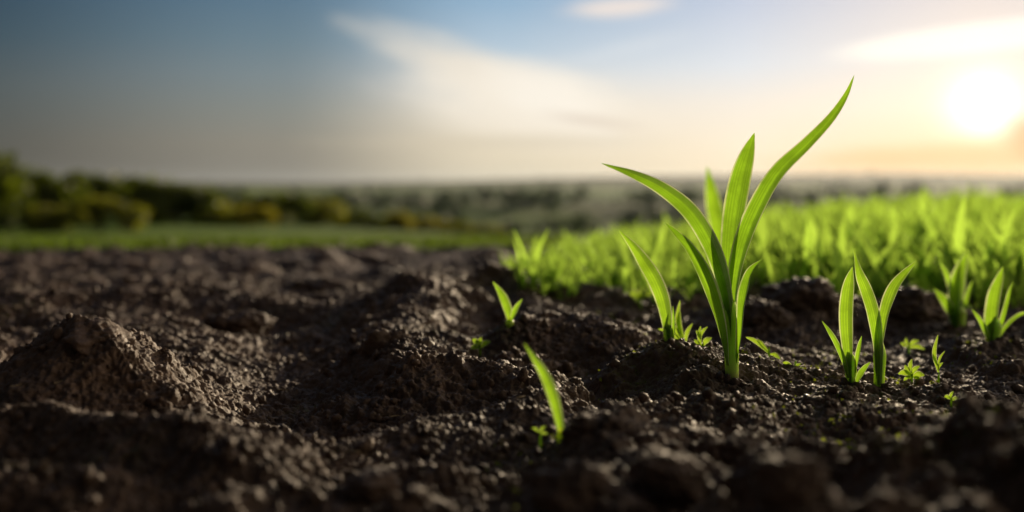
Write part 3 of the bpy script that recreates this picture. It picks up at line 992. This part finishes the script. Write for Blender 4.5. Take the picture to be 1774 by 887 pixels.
NM = 52000
my = .45 + 1.5 * rng.random(NM)
mx = (rng.random(NM) * 2 - 1) * (.55 * my)
mm = sstep(.10, .45, fbm(mx, my, .16, 2, 301)) * sstep(-.12, .25, mx / my) + .8 * sum(
    np.exp(-(((mx - P(a, b, c)[0]) / s) ** 2 + ((my - c) / s) ** 2)) for a, b, c, s in
    ((1380, 640, 1.03, .04), (1580, 655, 1.0, .035), (1690, 625, 1.13, .04), (1600, 710, .75, .08), (935, 755, .74, .03), (1110, 610, 1.06, .03), (1260, 610, 1.05, .03)))
kp = rng.random(NM) < mm * .6
mx, my = mx[kp], my[kp]
mz = soil_height(mx, my)
C = np.stack([mx, my, mz + .0009], 1)
sz = (.0008 + .0020 * rng.random(len(mx)) ** 2.2)[:, None]
me = quads_mesh('moss', C, rand_dirs(len(mx)) * sz, rand_dirs(len(mx)) * sz)
setp(link('moss', me, M_MOSS), 'yellow green moss flecks on the soil crust', 'moss', kind='stuff')

# ---------------------------------------------------------------- the crop
def blade_arrays(foot, az, lean, length, width, droop, n_=7):
    """one arching blade -> verts (n*3), quads"""
    V = []
    d = np.array([math.cos(az), math.sin(az), 0])
    s = np.array([-math.sin(az), math.cos(az), 0])
    p = np.array(foot, float)
    el = math.pi / 2 - lean
    for k in range(n_):
        t_ = k / (n_ - 1)
        w = width * (.35 + 1.3 * t_) if t_ < .5 else width * (1 - ((t_ - .5) / .5) ** 1.8)
        w = max(w, width * .03) / 2
        up = np.array([0, 0, 1.0]) * math.cos(el) - d * math.sin(el)
        V += [p - s * w - up * w * .35 * -1, p.copy(), p + s * w + up * w * .35]
        p = p + (d * math.cos(el) + np.array([0, 0, 1.0]) * math.sin(el)) * length / (n_ - 1)
        el -= droop / (n_ - 1)
    Fq = grid_faces(n_, 3)
    return np.array(V), Fq


def seedling_arrays(h, seed):
    r = random.Random(seed)
    V, Fq, n_ = [], [], 0
    a0 = r.random() * 6.28
    nb = r.choice((4, 5, 6, 7))
    for k in range(nb):
        v, f = blade_arrays((r.uniform(-.003, .003), r.uniform(-.003, .003), -.01), a0 + k * 2.4 + r.uniform(-.4, .4),
                            R(r.uniform(4, 36)), h * r.uniform(.45, 1.22), h * r.uniform(.065, .12), R(r.uniform(10, 80)))
        V.append(v)
        Fq.append(f + n_)
        n_ += len(v)
    return np.concatenate(V), np.concatenate(Fq)


def left_limit(y):
    """left end of the crop at depth y (x in metres)"""
    return np.interp(y, [1.7, 1.95, 2.3, 2.6, 3.0, 4, 6, 9, 16], [.14, .00, .0, .06, .15, .40, .95, 1.9, 4.5])


def crop_scale(x, y):
    return (.62 + .46 * float(sstep(.04, .40, x / y))) * (.55 + .45 * float(sstep(1.62, 1.80, y) if x / y > .05 else 1.0)) * (1.08 if x / y < .06 and y < 1.85 else 1.0)


NP = 3400
py_ = 1.62 + (15.0 - 1.62) * rng.random(60000) ** 2.4
px_ = -.1 + (.66 * py_ + .2) * rng.random(60000)
front = 1.76 + .10 * perlin(px_ * 4, px_ * 0, 401) + .05 * rng.random(60000) - .06 * sstep(.55, 1.0, px_)
ok = (py_ > front) & (px_ > left_limit(py_) + .03 * rng.normal(size=60000))
ok &= rng.random(60000) < .14 + .86 * sstep(1.75, 2.7, py_)
ok &= perlin(px_ * 3.1, py_ * 3.1, 77) + .5 * rng.random(60000) > -.1
ok &= rng.random(60000) < 1.0 / (1 + .12 * (py_ - 1.6) ** 2) + .15
px_, py_ = px_[ok][:NP], py_[ok][:NP]
pz_ = soil_height(px_, py_) - .30 * border(px_, py_)
pz_ = np.maximum(pz_, terrain_height(px_, py_))
# stragglers on the bare soil before the dense rows
tx = P(1000, 0, 1.7)[0] + rng.random(34) * (P(1780, 0, 1.7)[0] - P(1000, 0, 1.7)[0])
ty = 1.60 + .16 * rng.random(34)
px_, py_ = np.concatenate([px_, tx]), np.concatenate([py_, ty])
pz_ = np.concatenate([pz_, soil_height(tx, ty)])
# the loose clump at the left end
qx = P(940, 0, 1.70)[0] + .035 * rng.normal(size=18)
qy = 1.71 + .035 * rng.normal(size=18)
px_, py_ = np.concatenate([px_, qx]), np.concatenate([py_, qy])
pz_ = np.concatenate([pz_, soil_height(qx, qy)])
order = np.argsort(py_)
variants = []
for k in range(14):
    v, f = seedling_arrays(.128 * (.8, 1.0, 1.15, .9)[k % 4], 900 + k)
    variants.append((v, f))
vm = []
for k, (v, f) in enumerate(variants):
    me_ = np_mesh('cereal_seedling', v, f)
    me_.materials.append(M_FIELD)
    vm.append(me_)
for n_, k in enumerate(order[:300]):
    o = bpy.data.objects.new('cereal_seedling', vm[n_ % 14])
    COL.objects.link(o)
    o.location = (px_[k], py_[k], pz_[k])
    o.rotation_euler = (0, 0, random.random() * 6.28)
    s = random.uniform(.78, 1.22) * crop_scale(px_[k], py_[k])
    o.scale = (s, s, s)
    setp(o, 'bright green cereal seedling in the blurred front rows of the crop behind the bare soil', 'seedling', 'cereal seedlings in the front rows of the crop')
VV, FF, nv = [], [], 0
for k in order[300:]:
    v, f = variants[int(rng.integers(14))]
    a = rng.random() * 6.283
    s = (.8 + .45 * rng.random()) * crop_scale(px_[k], py_[k])
    q = v * s
    q = np.stack([q[:, 0] * math.cos(a) - q[:, 1] * math.sin(a), q[:, 0] * math.sin(a) + q[:, 1] * math.cos(a), q[:, 2]], 1)
    VV.append(q + (px_[k], py_[k], pz_[k]))
    FF.append(f + nv)
    nv += len(v)
me = np_mesh('crop_field', np.concatenate(VV), np.concatenate(FF))
setp(link('crop_field', me, M_FIELD), 'dense young green crop stretching away to the right', 'crop', kind='stuff')

# grass verge beyond the soil
NG = 9000
gy = 3.9 + 22 * rng.random(NG) ** 2
gx = -.72 * gy + rng.random(NG) * (.78 * gy)
gz = terrain_height(gx, gy)
okg = gy > yedge(gx) - .05
gx, gy, gz = gx[okg], gy[okg], gz[okg]
VV, FF, nv = [], [], 0
for k in range(len(gx)):
    v, f = blade_arrays((gx[k], gy[k], gz[k] - .01), rng.random() * 6.28, R(10 + 30 * rng.random()), .03 + .03 * rng.random() + .002 * gy[k], .006 + .0012 * gy[k], R(50 * rng.random()), 4)
    VV.append(v)
    FF.append(f + nv)
    nv += len(v)
me = np_mesh('verge_grass', np.concatenate(VV), np.concatenate(FF))
setp(link('verge_grass', me, M_VERGE), 'short green grass strip beyond the far edge of the soil', 'grass', kind='stuff')

# ---------------------------------------------------------------- bushes
def bush(pxc, py_top, wpx, Y, kind, label, seed):
    x = (pxc - CX) / F * Y
    zg = float(terrain_height(np.array([x]), np.array([Y]))[0])
    top = HC - (py_top - 12 - HY) / F * Y
    h = max(top - zg, .5)
    w = wpx / F * Y / 2
    r = np.random.default_rng(seed)
    e = setp(empty('bush', (x, Y, zg - .05)), label, 'bush', 'bushes along the meadow edge')
    nl = 11
    lob = np.stack([r.uniform(-.75, .75, nl) * w, r.uniform(-.6, .6, nl) * w, h * r.uniform(.22, .72, nl)], 1)
    lr = r.uniform(.34, .56, nl) * min(w, h * .75)
    lob[0] = (0, 0, h * .74)
    lob[1] = (w * .35, 0, h * .66)
    lob[2] = (-w * .35, 0, h * .64)
    lr[:3] = h * .27
    N = 3400
    k = r.integers(0, nl, N)
    d = r.normal(size=(N, 3))
    d /= np.linalg.norm(d, axis=1)[:, None]
    rad_ = lr[k] * (.45 + .75 * r.random(N) ** 1.3)
    C_ = lob[k] + d * rad_[:, None] * (1, 1, .9)
    C_[:, 2] = np.clip(C_[:, 2], .05, h)
    s_ = (.036 + .038 * r.random(N))[:, None] * h
    a = r.normal(size=(N, 3))
    a /= np.linalg.norm(a, axis=1)[:, None]
    b = r.normal(size=(N, 3))
    b /= np.linalg.norm(b, axis=1)[:, None]
    link('crown', quads_mesh('crown', C_, a * s_, b * s_), M_BUSH[kind], e)
    VV_, FF_, q = [], [], 0
    stems = [tube_mesh('t', [(0, 0, -.1), (lob[j_][0] * .3, lob[j_][1] * .3, h * .25), tuple(lob[j_] * .9)], [(0, .045 * h), (1, .010 * h)], n=7, seg=6) for j_ in range(4)]
    for s in stems:
        vv = np.zeros(len(s.vertices) * 3)
        s.vertices.foreach_get('co', vv)
        VV_.append(vv.reshape(-1, 3))
        FF_.append(np.array([p.vertices[:] for p in s.polygons]) + q)
        q += len(s.vertices)
    link('trunk', np_mesh('trunk', np.concatenate(VV_), np.concatenate(FF_)), M_BARK, e)
    return e


BUSHES = [
    (-30, 268, 190, 38, 0, 'tall dark green bush cut by the left edge of the picture'),
    (50, 302, 160, 40, 0, 'dark bush right beside the one cut by the left edge'),
    (128, 309, 200, 44, 0, 'broad dark green bush, third from the left end of the hedge'),
    (172, 352, 170, 38, 1, 'olive yellowish bush standing before two dark ones at the left of the hedge'),
    (228, 314, 180, 46, 0, 'widest dark bush, right of the olive yellowish one'),
    (305, 328, 160, 47, 0, 'dark bush on the slope where the hedge starts to fall'),
    (80, 366, 150, 36, 1, 'low olive bush in front of the broad dark ones at the left'),
    (360, 350, 120, 48, 1, 'low olive bush before the dip in the hedge'),
    (408, 372, 90, 49, 1, 'small olive bush in the dip of the hedge'),
    (445, 368, 76, 48, 2, 'yellowish bush left of the second dark hump of the hedge'),
    (485, 342, 150, 54, 0, 'dark bush forming the second hump of the hedge'),
    (545, 353, 130, 56, 1, 'olive bush right of the second hump'),
    (602, 372, 110, 58, 0, 'dark low bush right of the olive one in the falling part of the hedge'),
    (648, 384, 80, 56, 0, 'small dark bush just left of the brightest yellow one'),
    (686, 378, 70, 58, 2, 'brightest yellow bush in the hedge'),
    (730, 386, 84, 60, 2, 'yellow bush right of the brightest one'),
    (785, 393, 90, 62, 1, 'low olive bush near the right end of the hedge'),
    (840, 398, 84, 64, 1, 'lowest bush at the right end of the hedge, before the crop'),
]
for k, b in enumerate(BUSHES):
    bush(*b, 500 + k)

# far-off woods on the hills
LW = []
for ridge in range(22):
    y0 = 300 * (11 ** rng.random())
    x0 = rng.uniform(-.62, .62) * y0
    L_ = rng.uniform(60, 380) * (y0 / 900) ** .6
    an = rng.normal() * .22
    nt = int(L_ / 8) + 3
    tpos = rng.uniform(-.5, .5, nt) * L_
    LW.append(np.stack([x0 + tpos * math.cos(an) + rng.normal(size=nt) * 5, y0 + tpos * math.sin(an) + rng.normal(size=nt) * (5 + 18 * rng.random())], 1))
for hx, hy, ha, hsx, hsy in HILLS[2:]:
    nt = int(min(140, hsx * .35))
    LW.append(np.stack([hx + rng.normal(size=nt) * hsx * .8, hy - hsy * .35 + rng.normal(size=nt) * hsy * .45], 1))
LW = np.concatenate(LW)
LW = LW[((LW[:, 1] < 1080) | (rng.random(len(LW)) < .12))]
wz = terrain_height(LW[:, 0], LW[:, 1])
CC, SS = [], []
for (wx_, wy_), z_ in zip(LW, wz):
    hh = rng.uniform(4.5, 9)
    n_ = 30
    d = rand_dirs(n_) * (rng.random(n_) ** .4)[:, None]
    CC.append(np.array([wx_, wy_, z_ + hh * .5]) + d * (hh * .48, hh * .48, hh * .5))
    SS.append(np.full(n_, hh * .21))
CC = np.concatenate(CC)
SS = np.concatenate(SS)[:, None]
me = quads_mesh('woodland', CC, rand_dirs(len(CC)) * SS, rand_dirs(len(CC)) * SS)
setp(link('woodland', me, M_WOOD), 'distant hedgerows and woods on the hazy hills', 'woodland', kind='stuff')

# ---------------------------------------------------------------- sky
world = bpy.data.worlds.new('World')
scene.world = world
world.use_nodes = True
world.node_tree.nodes.clear()
w = NT(world.node_tree)
dirv = w.n('ShaderNodeTexCoord').outputs['Generated']
sep = w.n('ShaderNodeSeparateXYZ')
w.l.new(dirv, sep.inputs[0])
dx, dy, dz = sep.outputs
DEG = 57.29578
az = w.m('MULTIPLY', w.m('ARCTAN2', dx, dy), DEG)
el = w.m('MULTIPLY', w.m('ARCSINE', dz), DEG)
pos_ = w.rng(el, -2, 20, 0, 1, smooth=False)


def st(*pairs):
    return [((e + 2) / 22.0, lin(*c)) for e, c in pairs]


r0 = w.ramp(pos_, st((-2, (58, 60, 56)), (.4, (70, 70, 66)), (2.2, (74, 76, 74)), (5, (72, 82, 86)), (7.5, (52, 73, 86)), (10.3, (38, 64, 84)), (20, (30, 50, 70))))
r1 = w.ramp(pos_, st((-2, (120, 116, 108)), (.4, (128, 125, 117)), (2.2, (138, 134, 124)), (4, (132, 136, 132)), (6, (122, 136, 142)), (8, (104, 128, 142)), (10.3, (88, 118, 140)), (20, (50, 80, 115))))
r2 = w.ramp(pos_, st((-2, (200, 190, 165)), (.4, (222, 210, 184)), (2.2, (232, 219, 194)), (3.8, (238, 228, 210)), (5.5, (226, 226, 222)), (7.5, (184, 204, 220)), (10.3, (146, 180, 208)), (20, (80, 125, 175))))
r3 = w.ramp(pos_, st((-2, (225, 205, 170)), (.4, (244, 226, 194)), (2.2, (247, 234, 212)), (4.5, (242, 234, 224)), (6.5, (222, 228, 236)), (10.3, (190, 202, 224)), (20, (110, 145, 185))))
r4 = w.ramp(pos_, st((-2, (225, 180, 120)), (.4, (240, 196, 138)), (1.8, (246, 212, 168)), (4, (248, 230, 208)), (7, (236, 224, 216)), (10.3, (216, 208, 210)), (20, (150, 160, 180))))
c = w.mix(w.rng(az, -31, -12), r0, r1)
c = w.mix(w.rng(az, -13.5, 0), c, r2)
c = w.mix(w.rng(az, 0, 13, 0, 1, False), c, r3)
c = w.mix(w.rng(az, 13, 25, 0, 1, False), c, r4)

cvec = w.n('ShaderNodeCombineXYZ')
w.put(cvec.inputs[0], w.m('MULTIPLY', w.m('SUBTRACT', w.m('MULTIPLY', az, .95), w.m('MULTIPLY', el, .32)), .55))
w.put(cvec.inputs[1], w.m('MULTIPLY', w.m('ADD', w.m('MULTIPLY', el, .95), w.m('MULTIPLY', az, .28)), 2.6))
n1 = w.noise(cvec.outputs[0], .20, 6, .6, .5)
n2 = w.noise(cvec.outputs[0], .70, 5, .62, .3)


def cloud(col_in, a0, e0, la, le, rot, colr, strength, soft=.7, nz=.9):
    ca, sa = math.cos(R(rot)), math.sin(R(rot))
    da, de = w.m('SUBTRACT', az, a0), w.m('SUBTRACT', el, e0)
    u = w.m('DIVIDE', w.m('ADD', w.m('MULTIPLY', da, ca), w.m('MULTIPLY', de, sa)), la)
    v = w.m('DIVIDE', w.m('SUBTRACT', w.m('MULTIPLY', de, ca), w.m('MULTIPLY', da, sa)), le)
    d = w.m('SQRT', w.m('ADD', w.m('POWER', w.m('ABSOLUTE', u), 2), w.m('POWER', w.m('ABSOLUTE', v), 2)))
    d = w.m('ADD', d, w.m('MULTIPLY', w.m('SUBTRACT', n1, .5), nz))
    d = w.m('ADD', d, w.m('MULTIPLY', w.m('SUBTRACT', n2, .5), nz * .6))
    f = w.rng(d, 1 - soft, 1 + soft * .35, strength, 0)
    return w.mix(f, col_in, colr)


c = cloud(c, -1.4, 5.9, 8.4, 1.6, -21, lin(240, 230, 214), .9, .8)
c = cloud(c, .6, 4.5, 7.2, 2.5, -9, lin(250, 240, 224), .95, .85)
c = cloud(c, 2.2, 5.0, 4.2, 1.7, -18, lin(255, 247, 234), .9, .8)
c = cloud(c, -.5, 2.3, 9, .5, 0, lin(214, 202, 180), .55, .9)
c = cloud(c, 6.3, 9.9, 3.3, .62, 3, lin(246, 232, 222), .85, .7, .5)
c = cloud(c, 6.5, 7.6, 4.5, .5, 12, lin(222, 228, 234), .4, .9)
c = cloud(c, 4.6, 3.5, 3.2, .35, -8, lin(216, 200, 184), .65, .9, .7)
c = cloud(c, 25.0, 7.45, 7.4, .85, 4, lin(255, 250, 242), 1.0, .35, .3)
# low band under the sun and the bank that covers its corner
c = cloud(c, 24, 1.4, 9, .8, 2, lin(232, 190, 140), .8, .8, .6)
# the veil over the high sky and the dull half of the sky behind
c = w.mix(w.rng(el, 14, 55), c, lin(80, 86, 96))
back = w.m('MAXIMUM', w.rng(az, 40, 100), w.rng(az, -100, -30, 1, 0))
c = w.mix(w.m('MULTIPLY', back, w.rng(el, 50, 85, 1, .4)), c, lin(56, 52, 48))
# bank: bright fill light added to the unseen sky on the sun's side
bank = w.m('MULTIPLY', w.m('MULTIPLY', w.rng(az, 29, 50), w.rng(az, 88, 132, 1, 0)), w.rng(el, 16, 48, 1, 0))
c = w.mix(bank, c, (1.85, 1.45, 1.02, 1))

# glow of the sun itself
sd = (math.sin(R(25.4)) * math.cos(R(3.9)), math.cos(R(25.4)) * math.cos(R(3.9)), math.sin(R(3.9)))
dt = w.n('ShaderNodeVectorMath', operation='DOT_PRODUCT')
w.l.new(dirv, dt.inputs[0])
dt.inputs[1].default_value = sd
th = w.m('MULTIPLY', w.m('ARCCOSINE', w.m('MINIMUM', dt.outputs['Value'], 1.0)), DEG)
core = w.m('EXPONENT', w.m('MULTIPLY', w.m('POWER', w.m('DIVIDE', th, 1.55), 2), -1))
core = w.m('MULTIPLY', core, w.rng(w.m('ADD', el, w.m('MULTIPLY', w.m('SUBTRACT', n2, .5), .5)), 1.7, 2.7))
core = w.m('MULTIPLY', core, w.rng(w.m('SUBTRACT', az, w.m('MULTIPLY', w.m('SUBTRACT', el, 3.0), .8)), 26.3, 27.6, 1, .25))
halo = w.m('EXPONENT', w.m('MULTIPLY', w.m('DIVIDE', th, 4.6), -1))
g1 = w.mix(1.0, (1, .96, .88, 1), w.m('MULTIPLY', core, .85), 'MULTIPLY')
g2 = w.mix(1.0, (1, .86, .68, 1), w.m('MULTIPLY', halo, .26), 'MULTIPLY')
c = w.mix(1.0, c, g1, 'ADD')
c = w.mix(1.0, c, g2, 'ADD')

c = cloud(c, 24, 1.0, 11, .8, 1, lin(238, 194, 142), .6, .9, .6)
c = cloud(c, 28.6, 1.9, 2.6, 1.5, -14, lin(220, 174, 126), .85, .6, .5)
sky = w.n('ShaderNodeTexSky')
sky.sky_type = 'NISHITA'
sky.sun_disc = False
sky.sun_elevation = SUN_EL
sky.sun_rotation = SUN_AZ
bg1 = w.n('ShaderNodeBackground')
w.l.new(sky.outputs[0], bg1.inputs[0])
bg1.inputs[1].default_value = .05
bg2 = w.n('ShaderNodeBackground')
w.put(bg2.inputs[0], c)
bg2.inputs[1].default_value = 1.0
mx_ = w.n('ShaderNodeMixShader')
mx_.inputs[0].default_value = .93
w.l.new(bg1.outputs[0], mx_.inputs[1])
w.l.new(bg2.outputs[0], mx_.inputs[2])
w.l.new(mx_.outputs[0], w.n('ShaderNodeOutputWorld').inputs[0])

# ---------------------------------------------------------------- sun
sl = bpy.data.lights.new('sun', 'SUN')
sl.energy = 5.0
sl.angle = R(.6)
sl.color = (1, .80, .54)
so = bpy.data.objects.new('sun', sl)
COL.objects.link(so)
sv = Vector((math.sin(SUN_AZ) * math.cos(SUN_EL), math.cos(SUN_AZ) * math.cos(SUN_EL), math.sin(SUN_EL)))
so.rotation_euler = sv.to_track_quat('Z', 'Y').to_euler()
so.location = (8, 14, 6)

# ---------------------------------------------------------------- air
HAZE = 1.0
if HAZE:
    bm = bmesh.new()
    bmesh.ops.create_cube(bm, size=1)
    me = bpy.data.meshes.new('haze')
    bm.to_mesh(me)
    bm.free()
    hz, t = new_mat('haze_air')
    pv = t.n('ShaderNodeVolumePrincipled')
    pv.inputs['Color'].default_value = (.48, .56, .66, 1)
    pv.inputs['Density'].default_value = .00005 * HAZE
    pv.inputs['Anisotropy'].default_value = .55
    t.l.new(pv.outputs[0], t.n('ShaderNodeOutputMaterial').inputs['Volume'])
    o = link('haze', me, hz)
    o.scale = (19000, 19000, 110)
    o.location = (0, 0, 5)
    setp(o, 'pale air thickening over the far hills', 'haze', kind='stuff')

# ---------------------------------------------------------------- camera
cd = bpy.data.cameras.new('camera')
cd.sensor_width = 36
cd.lens = 36 * F / 1774
cd.shift_y = -(443.5 - HY) / 1774
cd.clip_start = .02
cd.clip_end = 20000
cd.dof.use_dof = True
cd.dof.focus_distance = FOCUS
cd.dof.aperture_fstop = 2.4
cam = bpy.data.objects.new('camera', cd)
COL.objects.link(cam)
cam.location = (0, 0, HC)
cam.rotation_euler = (R(90), 0, 0)
scene.camera = cam

scene.view_settings.view_transform = 'Standard'
scene.view_settings.look = 'None'
scene.view_settings.exposure = 0
scene.view_settings.gamma = 1
scene.render.engine = 'CYCLES'
scene.cycles.use_denoising = True
scene.cycles.max_bounces = 7
scene.cycles.volume_bounces = 0
scene.cycles.transmission_bounces = 5
scene.cycles.sample_clamp_indirect = 6
